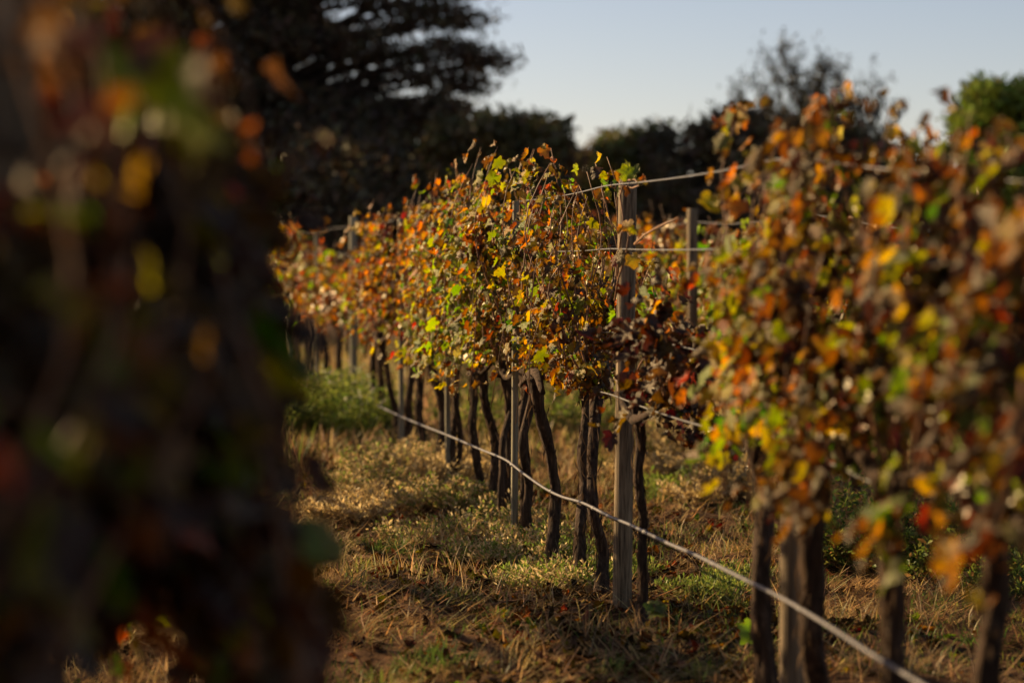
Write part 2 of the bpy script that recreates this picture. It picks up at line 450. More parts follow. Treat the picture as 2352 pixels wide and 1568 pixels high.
def make_vine(name, label, group, X, Y, *, half=0.36, zt=1.95, zb=0.9, n_cane=14, n_leaf=560, pal='mixed', thick=0.30,
              parts=0, cane_parts=True, lean=(0, 0), size=0.082, out=0.0, trunk_r=0.034, seed=0, trunk=True, droop=0.35, fork=False, topfade=0.12, dens=1.75, shift=0.0, gapk=1.0, dry=False):
    rg = np.random.default_rng(1000 + seed)
    g0 = gz(X, Y) - 0.03
    root = empty(name, (X, Y, g0))
    setp(root, label, 'grapevine', group)
    zc = 0.97 - g0
    trunk_r = trunk_r * rg.uniform(0.68, 0.95)
    lean = (lean[0] + rg.normal(0, 0.03), lean[1] + rg.normal(0, 0.07))
    # trunk
    def tr_path(lx, ly, ph):
        P, Rr = [], []
        for i in range(19):
            t = i / 18
            wob = 0.040 * math.sin(t * 4.6 + ph) * (0.25 + t) + 0.055 * noise.noise(Vector((t * 4, ph, seed * 1.7)))
            P.append((lx * (t ** 1.3) + wob * 0.9, ly * t + wob * 1.5, t * zc))
            Rr.append(trunk_r * (1.35 - 0.75 * min(1, t * 5) * 0.5 - 0.12 * t + (0.35 * max(0, t - 0.86) / 0.14)))
        return P, Rr
    if trunk:
        P, Rr = tr_path(lean[0], lean[1], seed * 2.1)
        link('trunk', tube_mesh('trunk', P, Rr, M_BARK, 14, 0.42, seed), root)
        top = P[-1]
        if parts:                      # shaggy strips of peeling bark
            PA = np.array(P); m = 90
            f = rg.uniform(0.3, 17.6, m); i0 = f.astype(int); an = rg.uniform(0, 6.283, m)
            c = PA[i0] + (PA[i0 + 1] - PA[i0]) * (f - i0)[:, None]; rr = np.array(Rr)[i0] * rg.uniform(0.9, 1.15, m)
            od = np.stack([np.cos(an), np.sin(an), np.zeros(m)], 1)
            T = np.stack([np.zeros(m), np.zeros(m), rg.choice([-1, 1], m)], 1) + od * rg.uniform(-0.05, 0.35, (m, 1)) + rg.normal(0, 0.15, (m, 3))
            Lb = rg.uniform(0.03, 0.11, m)
            Vb, Fb = cloud_np(c + od * rr[:, None], T, od + rg.normal(0, 0.3, (m, 3)), Lb, rg.uniform(0.006, 0.014, m))
            bk = np.array([(0.10, 0.062, 0.036), (0.065, 0.040, 0.024), (0.16, 0.105, 0.062)])[rg.integers(3, size=m)]
            link('peeling_bark', mesh_np('peeling_bark', Vb, Fb, M_LITTER, np.repeat(bk, 4, 0), False), root)['kind'] = 'stuff'
        if fork:
            P2, R2 = tr_path(lean[0] * -0.5, -lean[1] * 1.2 + 0.05, seed * 1.3 + 2)
            link('trunk', tube_mesh('trunk', P2, [r * 0.8 for r in R2], M_BARK, 11, 0.30, seed + 5), root)
        for sgn in (-1, 1):
            arm = [(top[0] + 0.01 * math.sin(q * 3 + seed), top[1] + sgn * half * q, zc - 0.03 + 0.05 * math.sin(q * 2.2 + seed)) for q in np.linspace(0, 1, 7)]
            link('cordon', tube_mesh('cordon', arm, list(np.linspace(trunk_r * 0.95, trunk_r * 0.45, 7)), M_BARK, 7, 0.25, seed + 3), root)
    # canes
    LP, LT, LN, LS = [], [], [], []
    tubes = []
    per = max(4, int(n_leaf * dens / n_cane))
    for k in range(n_cane):
        y0 = lean[1] + (k + 0.5 + rg.uniform(-0.5, 0.5)) / n_cane * 2 * half - half
        side = rg.choice([-1, 1])
        flop = rg.random() < droop
        top = zt - g0 + rg.normal(-0.03, 0.10) if not flop else zc + (zt - g0 - zc) * rg.uniform(0.35, 0.8)
        ox = side * rg.uniform(0.02, thick) + out * rg.uniform(0.3, 1)
        oy = rg.normal(0, 0.10)
        cs = 1.0
        pts = []
        wz, wx, wy = rg.uniform(0, 6), rg.uniform(0, 6), rg.uniform(0, 6)
        for i in range(11):
            t = i / 10
            if flop:
                rise = math.sin(min(1, t * 1.5) * math.pi / 2) if t < 0.5 else math.cos((t - 0.5) * 2 * 1.35)
                z = zc + (top - zc) * max(rise, -0.2) if t < 0.5 else top - (top - zb + g0 + 0.1) * ((t - 0.5) * 2) ** 1.6
                x = ox * 0.4 + (side * (thick + 0.04) + out - ox * 0.4) * t ** 0.8
            else:
                z = zc + (top - zc) * t
                x = ox * (math.sin(t * 2.6) * 0.9 + 0.2 * t)
            pts.append((x + 0.022 * math.sin(t * 9 + wx), y0 + shift * min(1, t * 3) * cs + oy * t + 0.03 * math.sin(t * 8 + wy), z))
        A = np.array(pts)
        rad = list(np.linspace(0.0052, 0.0019, 11) * rg.uniform(0.8, 1.25))
        if cane_parts: link('cane', tube_mesh('cane', pts, rad, M_CANE, 5), root)
        else: tubes.append(tube_np(pts, rad, 4))
        # leaves along it
        m = int(per * rg.uniform(0.75, 1.3))
        tt = np.clip(rg.beta(1.25, 1.05 + topfade * 3, m), 0.03, 1)
        f = tt * 10; i0 = np.minimum(f.astype(int), 9)
        base = A[i0] + (A[i0 + 1] - A[i0]) * (f - i0)[:, None]
        off = rg.normal(0, 1, (m, 3)); off /= np.linalg.norm(off, axis=1, keepdims=True)
        off *= rg.uniform(0.02, 0.13, (m, 1))
        p = base + off * np.array([1.15, 1.1, 0.8])
        p[:, 2] = np.maximum(p[:, 2], zb - g0 + rg.uniform(-0.06, 0.10, m))
        sgn = np.sign(p[:, 0] - out * 0.5 + rg.normal(0, 0.05, m)); sgn[sgn == 0] = 1
        outw = np.stack([sgn, rg.normal(0, 0.35, m), np.zeros(m)], 1)
        tip = np.stack([np.zeros(m), np.zeros(m), -np.ones(m) * 0.85], 1) + outw * 0.35 + rg.normal(0, 0.45, (m, 3))
        nor = outw * 0.9 + np.stack([np.zeros(m), np.zeros(m), np.ones(m) * 0.55], 1) + rg.normal(0, 0.45, (m, 3))
        LP.append(p); LT.append(tip); LN.append(nor); LS.append(size * np.clip(rg.normal(1, 0.33, m), 0.4, 1.9))
    LP = np.vstack(LP); LT = np.vstack(LT); LN = np.vstack(LN); LS = np.concatenate(LS)
    gap = np.array([noise.noise(Vector((q[0] * 5.5, (q[1] + Y) * 5.5, q[2] * 5.5 + X))) for q in LP])
    keep = rg.random(len(LP)) < np.clip(0.66 + gap * 2.7 + (1 - gapk) * 0.9, 0.03, 1.0)
    LP, LT, LN, LS = LP[keep], LT[keep], LN[keep], LS[keep]
    n = len(LP)
    pw = np.array(PAL[pal])[None, :].repeat(n, 0)
    # higher leaves have dried more, lower inner ones are greener
    hgt = np.clip((LP[:, 2] + g0 - 1.2) / 0.8, 0, 1)[:, None]
    pw = pw * (1 + hgt * np.array([[-0.75, -0.6, -0.3, 0.0, 0.0, 0.9, 0.7, 0.2, 0.3]]))
    # colours come in clusters
    cl = np.array([[noise.noise(Vector((q[0] * 2.4 + X, (q[1] + Y) * 2.4, q[2] * 2.4 + 7 * j))) for j in range(9)] for q in LP])
    pw = pw * np.exp(2.9 * cl); pw /= pw.sum(1, keepdims=True)
    cum = pw.cumsum(1); tone_i = (rg.random((n, 1)) > cum).sum(1).clip(0, 8)
    ti = np.zeros(n, int)
    for q in range(n):
        kk = TONES[TN[tone_i[q]]][2]
        ti[q] = rg.choice(list(IDX[kk[rg.integers(len(kk))]]))
    if dry:                         # shrivelled plant: most blades rolled up
        rl = rg.random(n) < 0.6; ti[rl] = rg.integers(12, 20, int(rl.sum()))
    dryk = ti >= 12
    LS = np.where(tone_i == 8, np.minimum(LS, size * 1.05), LS)
    LT[dryk] = LT[dryk] * 0.55 + np.array([0, 0, -0.7])      # dry leaves hang straight down
    LS = np.where(dryk, LS * 1.02, LS)
    cj = np.clip(rg.normal(1, 0.22, (n, 3)), 0.55, 1.6) * rg.uniform(0.7, 1.3, (n, 1))
    if tubes:
        link('cane', merge_tubes('cane', tubes, M_CANE), root)['kind'] = 'stuff'
    # the leaves that show largest (outermost towards the alley with the camera) are parts of their own
    if parts:
        wp = LP + np.array([X, Y, g0]); vd = wp - CAMP; dist = np.linalg.norm(vd, axis=1)
        score = -np.abs(LP[:, 0]) * 0 + (-(LP[:, 0]) * (1 if X > 0 else -1)) + 0.6 * (LP[:, 2] > zt - 0.25 - g0) * 0.3 + LS * 2.0 + rg.uniform(0, 0.12, n)
        order = np.argsort(-score)
        pick = order[:parts]; rest = order[parts:]
        s, t, nn = basis(LT[pick], LN[pick])
        for a, q in enumerate(pick):
            me = leaf_mesh(TN[tone_i[q]], int(ti[q]), int(rg.integers(5)))
            o = bpy.data.objects.new('leaf', me); COL.objects.link(o); o.parent = root
            S = LS[q]
            o.matrix_basis = Matrix(((s[a][0] * S, t[a][0] * S, nn[a][0] * S, LP[q][0]), (s[a][1] * S, t[a][1] * S, nn[a][1] * S, LP[q][1]), (s[a][2] * S, t[a][2] * S, nn[a][2] * S, LP[q][2]), (0, 0, 0, 1)))
    else:
        rest = np.arange(n)
    if len(rest):
        V, F, C = leaves_np(LP[rest], LT[rest], LN[rest], LS[rest], tone_i[rest], ti[rest], cj[rest])
        fo = link('foliage', mesh_np('foliage', V, F, M_LEAF, C), root)
        fo['kind'] = 'stuff'
    return root

ORD = ['first', 'second', 'third', 'fourth', 'fifth', 'sixth', 'seventh', 'eighth', 'ninth', 'tenth', 'eleventh', 'twelfth', 'thirteenth', 'fourteenth', 'fifteenth',
       'sixteenth', 'seventeenth', 'eighteenth', 'nineteenth', 'twentieth']
XA, XL, XC = 2.10, -0.27, 4.60
def rowY(px, X=XA): return on_x(px, 1200, X).y

LOOK = {'mixed': 'green, yellow and rust leaves', 'green': 'mostly green and yellow leaves', 'dryred': 'dry orange and red leaves', 'pink': 'orange and pale curled leaves',
        'purple': 'drooping purple brown leaves', 'mauve': 'curled brown and mauve leaves', 'rusty': 'rusty dried leaves', 'olive': 'olive and brown leaves', 'close': 'dark leaves'}
GA = 'grapevines in the row with the weathered post'

# the near stretch of the row, on the camera side of the gap
near = [  # base pixel, palette, parts, extra
    (2450, 'mauve', 300, dict(dry=True, half=0.38, zt=1.73, n_leaf=640, lean=(0, 0.03))),
    (2245, 'mauve', 300, dict(dry=True, half=0.36, zt=1.81, n_leaf=720, lean=(0.01, 0.05))),
    (2062, 'mauve', 300, dict(dry=True, half=0.36, zt=1.93, n_leaf=720, lean=(0.02, -0.02))),
    (1880, 'olive', 300, dict(half=0.34, zt=1.94, n_leaf=620, lean=(0, -0.03), shift=-0.1, trunk_r=0.044)),
    (1772, 'green', 300, dict(half=0.28, zt=1.86, n_leaf=500, lean=(0, 0.12), shift=-0.47, thick=0.22, topfade=0.1)),
]
for i, (px, pal, prt, kw) in enumerate(near):
    nth = ['nearest to', 'second from', 'third from', 'fourth from', 'fifth from'][len(near) - 1 - i]
    make_vine('grapevine', f'grapevine with {LOOK[pal]}, {nth} the gap beside the short post', GA, XA, rowY(px), pal=pal, parts=prt, seed=10 + i, size=0.057, dens=2.1, **{**dict(topfade=-0.09, trunk_r=0.046), **kw})
# the stretch beyond the gap, starting at the weathered post
far = [
    (1472, 'purple', 300, dict(half=0.45, zt=1.45, zb=0.82, n_leaf=330, n_cane=12, lean=(0.0, -0.05), shift=-0.30, droop=0.8, trunk_r=0.029, size=0.070, thick=0.18)),
    (1388, 'rusty', 300, dict(half=0.32, zt=1.88, n_leaf=420, lean=(0.0, 0.30), trunk_r=0.031, topfade=0.7)),
    (1335, 'rusty', 300, dict(half=0.32, zt=1.93, n_leaf=430, lean=(0.0, 0.42), trunk_r=0.032, topfade=0.45)),
    (1274, 'mixed', 300, dict(half=0.34, zt=2.02, n_leaf=600, lean=(0.0, -0.06), trunk_r=0.033)),
    (1212, 'mixed', 300, dict(half=0.36, zt=2.01, n_leaf=640, lean=(0.0, 0.05), fork=True, trunk_r=0.034)),
    (1162, 'green', 300, dict(half=0.36, zt=1.99, n_leaf=640, lean=(0.0, 0.0), fork=True, trunk_r=0.034)),
    (1130, 'mixed', 300, dict(half=0.36, zt=2.04, n_leaf=620, lean=(0.0, 0.05), trunk_r=0.036)),
    (1104, 'mixed', 220, dict(half=0.40, zt=2.00, n_leaf=600, lean=(0.0, 0.18), trunk_r=0.036)),
    (1052, 'pink', 220, dict(half=0.46, zt=2.01, n_leaf=620, lean=(0.0, 0.06), fork=True)),
    (1010, 'pink', 200, dict(half=0.46, zt=2.01, n_leaf=600)),
    (972, 'pink', 180, dict(half=0.50, zt=2.02, n_leaf=600)),
    (938, 'dryred', 160, dict(half=0.50, zt=2.03, n_leaf=600)),
    (906, 'dryred', 140, dict(half=0.50, zt=1.85, n_leaf=300)),
    (882, 'dryred', 120, dict(half=0.50, zt=1.62, n_leaf=300, trunk_r=0.042)),
    (858, 'dryred', 100, dict(half=0.50, zt=1.66, n_leaf=300, trunk_r=0.042)),
]
for i, (px, pal, prt, kw) in enumerate(far):
    if i == 0:
        lab = 'small grapevine with drooping purple brown leaves at the foot of the weathered post'
    else:
        lab = f'grapevine with {LOOK[pal]}, {ORD[i - 1]} beyond the weathered post'
    kw2 = dict(size=0.050, dens=2.2, topfade=0.03); kw2.update(kw)
    make_vine('grapevine', lab, GA, XA, rowY(px), pal=pal, parts=prt, seed=30 + i, **kw2)
y = rowY(830) + 0.9; k = 0
while y < 38:
    make_vine('grapevine', 'distant rust and red grapevine towards the far end of the row under the dark trees', 'grapevines at the far end of the post row', XA, y, pal=('dryred', 'rusty', 'pink')[k % 3], seed=60 + k,
              half=0.55, n_leaf=300 if y < 29.5 else 460, n_cane=11, size=0.085, cane_parts=False, dens=1.3, zt=1.62 if y < 29.5 else 2.0)
    y += 1.05; k += 1
# the next row, seen through the gap and under the leaves
y = 13.0; k = 0
while y < 37:
    make_vine('grapevine', 'out of focus grapevine in the row behind the weathered post', 'grapevines in the row behind', XC, y, pal=('rusty', 'olive', 'mixed', 'pink')[k % 4], seed=120 + k,
              half=0.5, n_leaf=430, n_cane=11, size=0.08, cane_parts=False, dens=1.3, zt=1.92)
    y += 1.0; k += 1
# the row beside the camera: close, dark and far out of focus
closev = [
    (2.95, 'glow', 'with a bright lime leaf high up', dict(half=0.32, zt=2.0, zb=1.20, out=0.38, thick=0.13, n_leaf=120, n_cane=8, droop=0.5)),
    (3.22, 'close', 'added out of view to shade the lime leaved one', dict(half=0.36, zt=1.82, zb=0.85, out=-0.20, thick=0.22, n_leaf=900, n_cane=18)),  # added outside the frame to keep sun off the vine before it
    (3.95, 'close', 'with a pale leaf hanging into the alley', dict(half=0.42, zt=2.05, zb=0.60, out=0.12, n_leaf=1700, n_cane=26, droop=0.6)),
    (4.30, 'close', 'low bushy shoots hanging to the grass', dict(half=0.36, zt=1.35, zb=0.42, out=0.26, thick=0.2, n_leaf=900, n_cane=18, droop=0.85)),
    (4.60, 'close', 'behind the pale hanging leaf', dict(half=0.45, zt=2.05, zb=0.50, out=0.13, n_leaf=1700, n_cane=26, droop=0.6)),
    (5.30, 'close', 'last of the very blurred ones', dict(half=0.45, zt=2.05, zb=0.45, out=0.09, n_leaf=1700, n_cane=26, droop=0.6)),
]
for i, (yy, pal, what, kw) in enumerate(closev):
    kw2 = dict(thick=0.38); kw2.update(kw)
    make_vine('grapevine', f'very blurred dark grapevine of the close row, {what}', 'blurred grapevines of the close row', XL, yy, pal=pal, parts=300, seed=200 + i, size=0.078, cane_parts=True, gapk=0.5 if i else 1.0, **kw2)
y = 6.0; k = 0  # hidden stretch: leaf heights and gaps shaped for sun and shade on the alley
while y < 38:
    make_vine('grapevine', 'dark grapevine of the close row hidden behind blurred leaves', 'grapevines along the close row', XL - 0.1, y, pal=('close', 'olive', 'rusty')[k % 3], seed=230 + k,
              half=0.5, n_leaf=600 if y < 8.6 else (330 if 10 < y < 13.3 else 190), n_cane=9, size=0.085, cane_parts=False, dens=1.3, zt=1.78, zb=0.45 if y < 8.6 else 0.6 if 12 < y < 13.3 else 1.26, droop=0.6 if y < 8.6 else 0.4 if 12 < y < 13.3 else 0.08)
    y += 0.95 if k % 4 != 2 else 1.75; k += 1

# ------------------------------------------------------------------ posts and stakes
def post_mesh(name, h, r, lean, mat, seed, sides=18, bury=0.15, chamfer=True):
    pts, rad = [], []
    n = 26
    for i in range(n):
        t = i / (n - 1)
        pts.append((lean[0] * t, lean[1] * t, -bury + (h + bury) * t)); rad.append(r * (1.03 - 0.06 * t))
    if chamfer:
        pts.append((lean[0], lean[1], h + r * 0.10)); rad.append(r * 0.90)
    me = tube_mesh(name, pts, rad, mat, sides, 0.0, seed)
    # long drying cracks and flats
    rg = random.Random(seed)
    cr = [(rg.uniform(0, 6.28), rg.uniform(-0.2, h * 0.6), rg.uniform(0.3, 1.2)) for _ in range(5)]
    for i in range(len(pts)):
        for k in range(sides):
            v = me.vertices[i * sides + k]; c = Vector(pts[i]); d = v.co - c
            a = 2 * math.pi * k / sides
            f = 1 + 0.05 * noise.noise(Vector((math.cos(a) * 2, math.sin(a) * 2, pts[i][2] * 1.2 + seed)))
            for (ca, z0, ln) in cr:
                da = abs((a - ca + math.pi) % (2 * math.pi) - math.pi)
                if da < 0.2 and z0 < pts[i][2] < z0 + ln: f -= 0.16
            v.co = c + d * f
    me.update()
    return me

def put_post(name, label, cat, group, loc, h, r, lean, mat, seed, sides=18):
    g = gz(loc[0], loc[1])
    o = link(name, post_mesh(name, h - g, r, lean, mat, seed, sides))
    o.location = (loc[0], loc[1], g)
    setp(o, label, cat, group)
    return o
P0 = on_x(1428, 1435, XA + 0.02); P1 = on_x(1822, 1500, XA - 0.02)
MAIN_POST = put_post('wooden_post', 'tall weathered grey wooden post standing clear at the gap in the vines', 'post', 'posts of the vine rows', P0, 1.90, 0.041, (0.0, -0.115), M_WOOD, 3, 22)
put_post('wooden_post', 'wooden post almost buried in green and yellow leaves on the near side of the gap', 'post', 'posts of the vine rows', P1, 1.90, 0.042, (0.0, 0.02), M_WOOD, 5, 22)
put_post('wooden_post', 'pale wooden post whose top stands out beyond the last red leaves', 'post', 'posts of the vine rows', on_x(812, 900, XA - 0.1), 1.93, 0.036, (0.0, 0.0), M_STAKE, 7)
put_post('wooden_post', 'blurred grey post in the row behind, seen through the gap', 'post', 'posts of the vine rows', on_x(1592, 1040, XC - 0.36), 1.93, 0.042, (0, 0.05), M_WOOD, 8)
put_post('wooden_post', 'second faint post in the row behind, just left of the blurred grey post', 'post', 'posts of the vine rows', on_x(1510, 980, XC - 0.2), 1.75, 0.03, (0, 0), M_WOOD, 9)
put_post('wooden_post', 'dark out of focus post at the end of the close blurred row', 'post', 'posts of the vine rows', (-0.205, 3.5, 0), 2.1, 0.048, (0.03, 0.0), M_WOOD, 12)
for i, px in enumerate((1181, 1029, 922)):
    put_post('vine_stake', f'thin pale stake among the vines, {ORD[i]} beyond the weathered post', 'stake', 'thin stakes in the vine row', on_x(px, 1150, XA - 0.07), 1.86, (0.019, 0.019, 0.021)[i], (0, -0.06 if i == 0 else 0.03), M_STAKE, 20 + i, 8)
pe = on_x(668, 700, XA - 0.1)
put_post('end_post', 'pale slanting end post far down the row among rusty leaves', 'post', 'posts of the vine rows', pe, 2.0, 0.03, (0, 2.1), M_STAKE, 31, 10)
put_post('vine_stake', 'thin pale stake in the thin stretch before the slanting end post', 'stake', 'thin stakes in the vine row', on_x(727, 700, XA - 0.1), 1.85, 0.022, (0, 0), M_STAKE, 33, 8)

# ------------------------------------------------------------------ wires
def wire(name, label, pts, r, mat=M_WIRE, cat='wire', group='trellis wires', sides=6, sub=5):
    P = [Vector(p) for p in pts]; Q = []
    for i in range(len(P) - 1):
        p0 = P[max(i - 1, 0)]; p1 = P[i]; p2 = P[i + 1]; p3 = P[min(i + 2, len(P) - 1)]
        for s in range(sub):
            t = s / sub
            Q.append(0.5 * ((2 * p1) + (p2 - p0) * t + (2 * p0 - 5 * p1 + 4 * p2 - p3) * t * t + (3 * p1 - p0 - 3 * p2 + p3) * t ** 3))
    Q.append(P[-1])
    o = link(name, tube_mesh(name, Q, [r] * len(Q), mat, sides))
    setp(o, label, cat, group)
    return o
def row_wire(X, zs, ys, sag):
    pts = []
    for i in range(len(ys) - 1):
        for t in np.linspace(0, 1, 5)[:-1]:
            pts.append((X + (0.28 * (1 - t) if i == 0 else 0.0 if i == 1 else min(0.10, 0.10 * (t + i - 2)) if X < 4 else 0.0), ys[i] + (ys[i + 1] - ys[i]) * t, zs - sag * math.sin(t * math.pi) - (0.20 * (1 - t) if i == 0 else 0.0)))
    pts.append((X + (0.10 if X < 4 else 0.0), ys[-1], zs))
    return pts
stops = [4.5, P1.y, P0.y, rowY(1181), rowY(1029), rowY(922), rowY(820), 26, 30, 34, 37.5]
wire('trellis_wire', 'top trellis wire strung over the gap between the post heads', row_wire(XA - 0.045, 1.875, stops, 0.010), 0.0030)
wire('trellis_wire', 'trellis wire at chest height crossing the gap below the top wire', row_wire(XA - 0.03, 1.60, stops, 0.008), 0.0028)
wire('trellis_wire', 'trellis wire half way up the gap, third from the top', row_wire(XA + 0.06, 1.235, stops, 0.03), 0.0032)
wire('trellis_wire', 'lowest trellis wire carrying the vine arms across the gap', row_wire(XA - 0.03, 0.965, stops, 0.02), 0.0038)
wire('trellis_wire', 'faint top wire of the row behind', row_wire(XC, 1.85, [12, 16, 19.5, 24, 30, 37], 0.03), 0.0035)

hose_px = [(855, 925), (930, 960), (1030, 1000), (1100, 1030), (1160, 1055), (1200, 1085), (1250, 1120), (1290, 1140), (1340, 1155), (1400, 1185), (1450, 1206), (1530, 1245), (1600, 1275), (1700, 1325), (1800, 1375), (1900, 1435), (2000, 1500), (2100, 1560), (2230, 1640), (2400, 1745)]
hp = [on_x(px, py, XA - 0.09) for px, py in hose_px]
for p in hp: p.z = max(p.z, gz(p.x, p.y) + 0.012)
ho = wire('irrigation_hose', 'grey drip irrigation hose sagging along the foot of the vine row', hp, 0.0070, M_HOSE, 'hose', None, 10, 8)
for i in range(9):       # emitters clipped on the hose
    j = 2 + i * 2
    if j >= len(hp) - 1: break
    a, b = hp[j], hp[j + 1]
    q = a.lerp(b, 0.4); dv = (b - a).normalized() * 0.022
    e = link('dripper', tube_mesh('dripper', [q - dv, q - dv * 0.8, q + dv * 0.8, q + dv], [0.0072, 0.0095, 0.0095, 0.0072], M_HOSE, 10), ho)

# ------------------------------------------------------------------ leaf clouds for trees and weeds
def make_tree(name, label, base, clumps, color, nleaf, lsize, trunk_r=0.15, seed=0, cat='tree', group='trees behind the vineyard', limbs=True, aspect=0.45, up=0.0, jitter=0.35):
    """clumps: list of (center Vector, (sx, sy, sz))"""
    rg = np.random.default_rng(seed)
    base = Vector(base)
    root = empty(name, base); setp(root, label, cat, group)
    top = max(clumps, key=lambda c: c[0].z)[0] - base
    cen = sum((c[0] - base for c in clumps), Vector((0, 0, 0))) / len(clumps)
    spine = [Vector((0, 0, -0.3)), Vector((cen.x * 0.15, cen.y * 0.15, top.z * 0.3)), Vector((cen.x * 0.6, cen.y * 0.6, top.z * 0.6)), Vector((cen.x, cen.y, top.z * 0.92))]
    link('trunk', tube_mesh('trunk', spine, [trunk_r, trunk_r * 0.8, trunk_r * 0.5, trunk_r * 0.12], M_TREEBARK, 8, 0.15, seed), root)
    if limbs:
        tb = []
        for c, s in clumps:
            q = c - base
            z0 = max(0.1, min(q.z - 0.3 * math.hypot(q.x, q.y), top.z * 0.85))
            f = z0 / (top.z + 1e-6)
            st = Vector((cen.x * min(1, f), cen.y * min(1, f), z0))
            mid = (st + q) / 2 + Vector((0, 0, 0.06 * (q - st).length))
            tb.append(tube_np([st, mid, q], [trunk_r * 0.3, trunk_r * 0.2, trunk_r * 0.06], 5))
        link('limb', merge_tubes('limb', tb, M_TREEBARK), root)['kind'] = 'stuff'
    per = max(10, nleaf // len(clumps))
    VV, FF, CC, off = [], [], [], 0
    vol = np.array([s[0] * s[1] * s[2] for c, s in clumps]) ** 0.6; vol /= vol.sum()
    for (c, s), f in zip(clumps, vol):
        m = max(20, int(nleaf * f))
        d = rg.normal(0, 1, (m, 3)); d /= np.linalg.norm(d, axis=1, keepdims=True)
        rr = rg.random((m, 1)) ** 0.45
        p = d * rr * np.array(s) * (1 + 0.25 * rg.normal(0, 1, (m, 1))) + np.array(c - base)
        p = p[p[:, 2] > 0.02]; m = len(p)
        T = rg.normal(0, 1, (m, 3)) + np.array([0, 0, up]); N = rg.normal(0, 1, (m, 3)) + np.array([0, 0, 0.8])
        Ln = lsize * rg.uniform(0.5, 1.5, m)
        v, fc = cloud_np(p, T, N, Ln, Ln * aspect)
        k = np.array(color)[None] * rg.uniform(0.6, 1.45, (m, 1)) * np.clip(rg.normal(1, 0.12, (m, 3)), 0.6, 1.5)
        VV.append(v); FF.append(fc + off); CC.append(np.repeat(k, 4, 0)); off += 4 * m
    link('crown', mesh_np('crown', np.vstack(VV), np.vstack(FF), M_TREE, np.vstack(CC), False), root)
    return root

def px_clumps(rg, depth, boxes, dd=1.2):
    """boxes: (px, py, rx, ry) in photo pixels at that depth -> clump list"""
    out = []
    for (px, py, rx, ry) in boxes:
        c = at_depth(px, py, depth + rg.uniform(-dd, dd))
        m = depth / FPX
        out.append((c, (rx * m, max(rx * m * 0.9, 0.4), ry * m)))
    return out

rt = random.Random(5)
DARK = (0.125, 0.092, 0.046)
# big layered evergreen
boxes = []
for row in range(16):
    py = -620 + row * 62
    right = 1175 - 26 * abs(row - 12.5) ** 1.15 if row < 13 else 1120 - (row - 13) * 55
    left = 330
    x = left
    while x < right:
        rx = rt.uniform(55, 115)
        boxes.append((min(x, right - rx * 0.55), py + rt.uniform(-24, 24), rx, rt.uniform(20, 34)))
        x += rx * rt.uniform(0.6, 1.15)
for _ in range(60):
    boxes.append((rt.uniform(360, 760), rt.uniform(-300, 330), rt.uniform(70, 120), rt.uniform(35, 60)))
for _ in range(36):
    boxes.append((rt.uniform(700, 1040), rt.uniform(255, 400), rt.uniform(60, 110), rt.uniform(30, 50)))
b = at_depth(650, 600, 47); b.z = gz(b.x, b.y)
make_tree('evergreen_tree', 'huge dark evergreen with layered boughs and sky showing through its edge', b, px_clumps(rt, 47, boxes, 1.4), (0.105, 0.078, 0.044), 125000, 0.16, 0.38, 71, limbs=True, aspect=0.35)

def blob_boxes(x0, x1, top, bottom, n, rx=(50, 95), ry=(35, 65), edge=0.35):
    B = []
    for _ in range(n):
        u = rt.random(); px = x0 + (x1 - x0) * u
        tp = top(px) if callable(top) else top
        v = rt.random() ** 0.8
        r1, r2 = rt.uniform(*rx), rt.uniform(*ry)
        B.append((px, tp + r2 * 0.8 + (bottom - tp - r2) * v, r1, r2))
    return B
def lerp_top(pts):
    def f(x):
        for (a, ya), (b2, yb) in zip(pts, pts[1:]):
            if a <= x <= b2: return ya + (yb - ya) * (x - a) / (b2 - a)
        return pts[0][1] if x < pts[0][0] else pts[-1][1]
    return f
def bush(label, depth, x0, x1, top, n, color, nleaf, lsize, seed, rx=(50, 95), ry=(35, 65), name='broadleaf_tree', cat='tree', up=0.0):
    cx = (x0 + x1) / 2
    bb = at_depth(cx, 600, depth); bb.z = gz(bb.x, bb.y)
    return make_tree(name, label, bb, px_clumps(rt, depth, blob_boxes(x0, x1, top, 600 + 100 * (45 / depth - 1), n, rx, ry), 1.3), color, nleaf, lsize, 0.14, seed, cat=cat, up=up)
bush('dark rounded tree behind the close blurred row', 44, -160, 420, -350, 150, DARK, 42000, 0.20, 81)
bush('dark tree under the left side of the layered evergreen', 43, 300, 760, 300, 60, DARK, 16000, 0.20, 82)
bush('dark tree beneath the layered evergreen boughs', 43, 690, 1060, 300, 60, DARK, 16000, 0.20, 83)
bush('dark tree sloping down to the notch of sky beside the evergreen', 42, 1010, 1310, lerp_top([(1000, 265), (1120, 225), (1200, 225), (1250, 250), (1310, 275)]), 90, (0.110, 0.095, 0.036), 26000, 0.17, 84, (32, 62), (26, 48))
bush('small olive green tree right of the notch of sky', 46, 1375, 1500, lerp_top([(1370, 290), (1420, 268), (1500, 275)]), 60, (0.150, 0.140, 0.035), 17000, 0.17, 85, (26, 48), (26, 44))
bush('low dark bush filling the notch between the evergreen and the olive green tree', 50, 1240, 1440, lerp_top([(1240, 285), (1345, 305), (1440, 285)]), 60, DARK, 18000, 0.17, 89, (26, 48), (22, 40))
bush('low dark hedge tree between the olive green tree and the twiggy tree', 43, 1500, 1730, lerp_top([(1490, 262), (1600, 238), (1730, 252)]), 85, DARK, 24000, 0.17, 86, (32, 62), (26, 48))
bush('dark leafy thicket below the twiggy tree', 44, 1690, 2110, lerp_top([(1690, 270), (1800, 245), (1900, 240), (2000, 285), (2110, 330)]), 85, DARK, 25000, 0.17, 87, (35, 65), (26, 48))
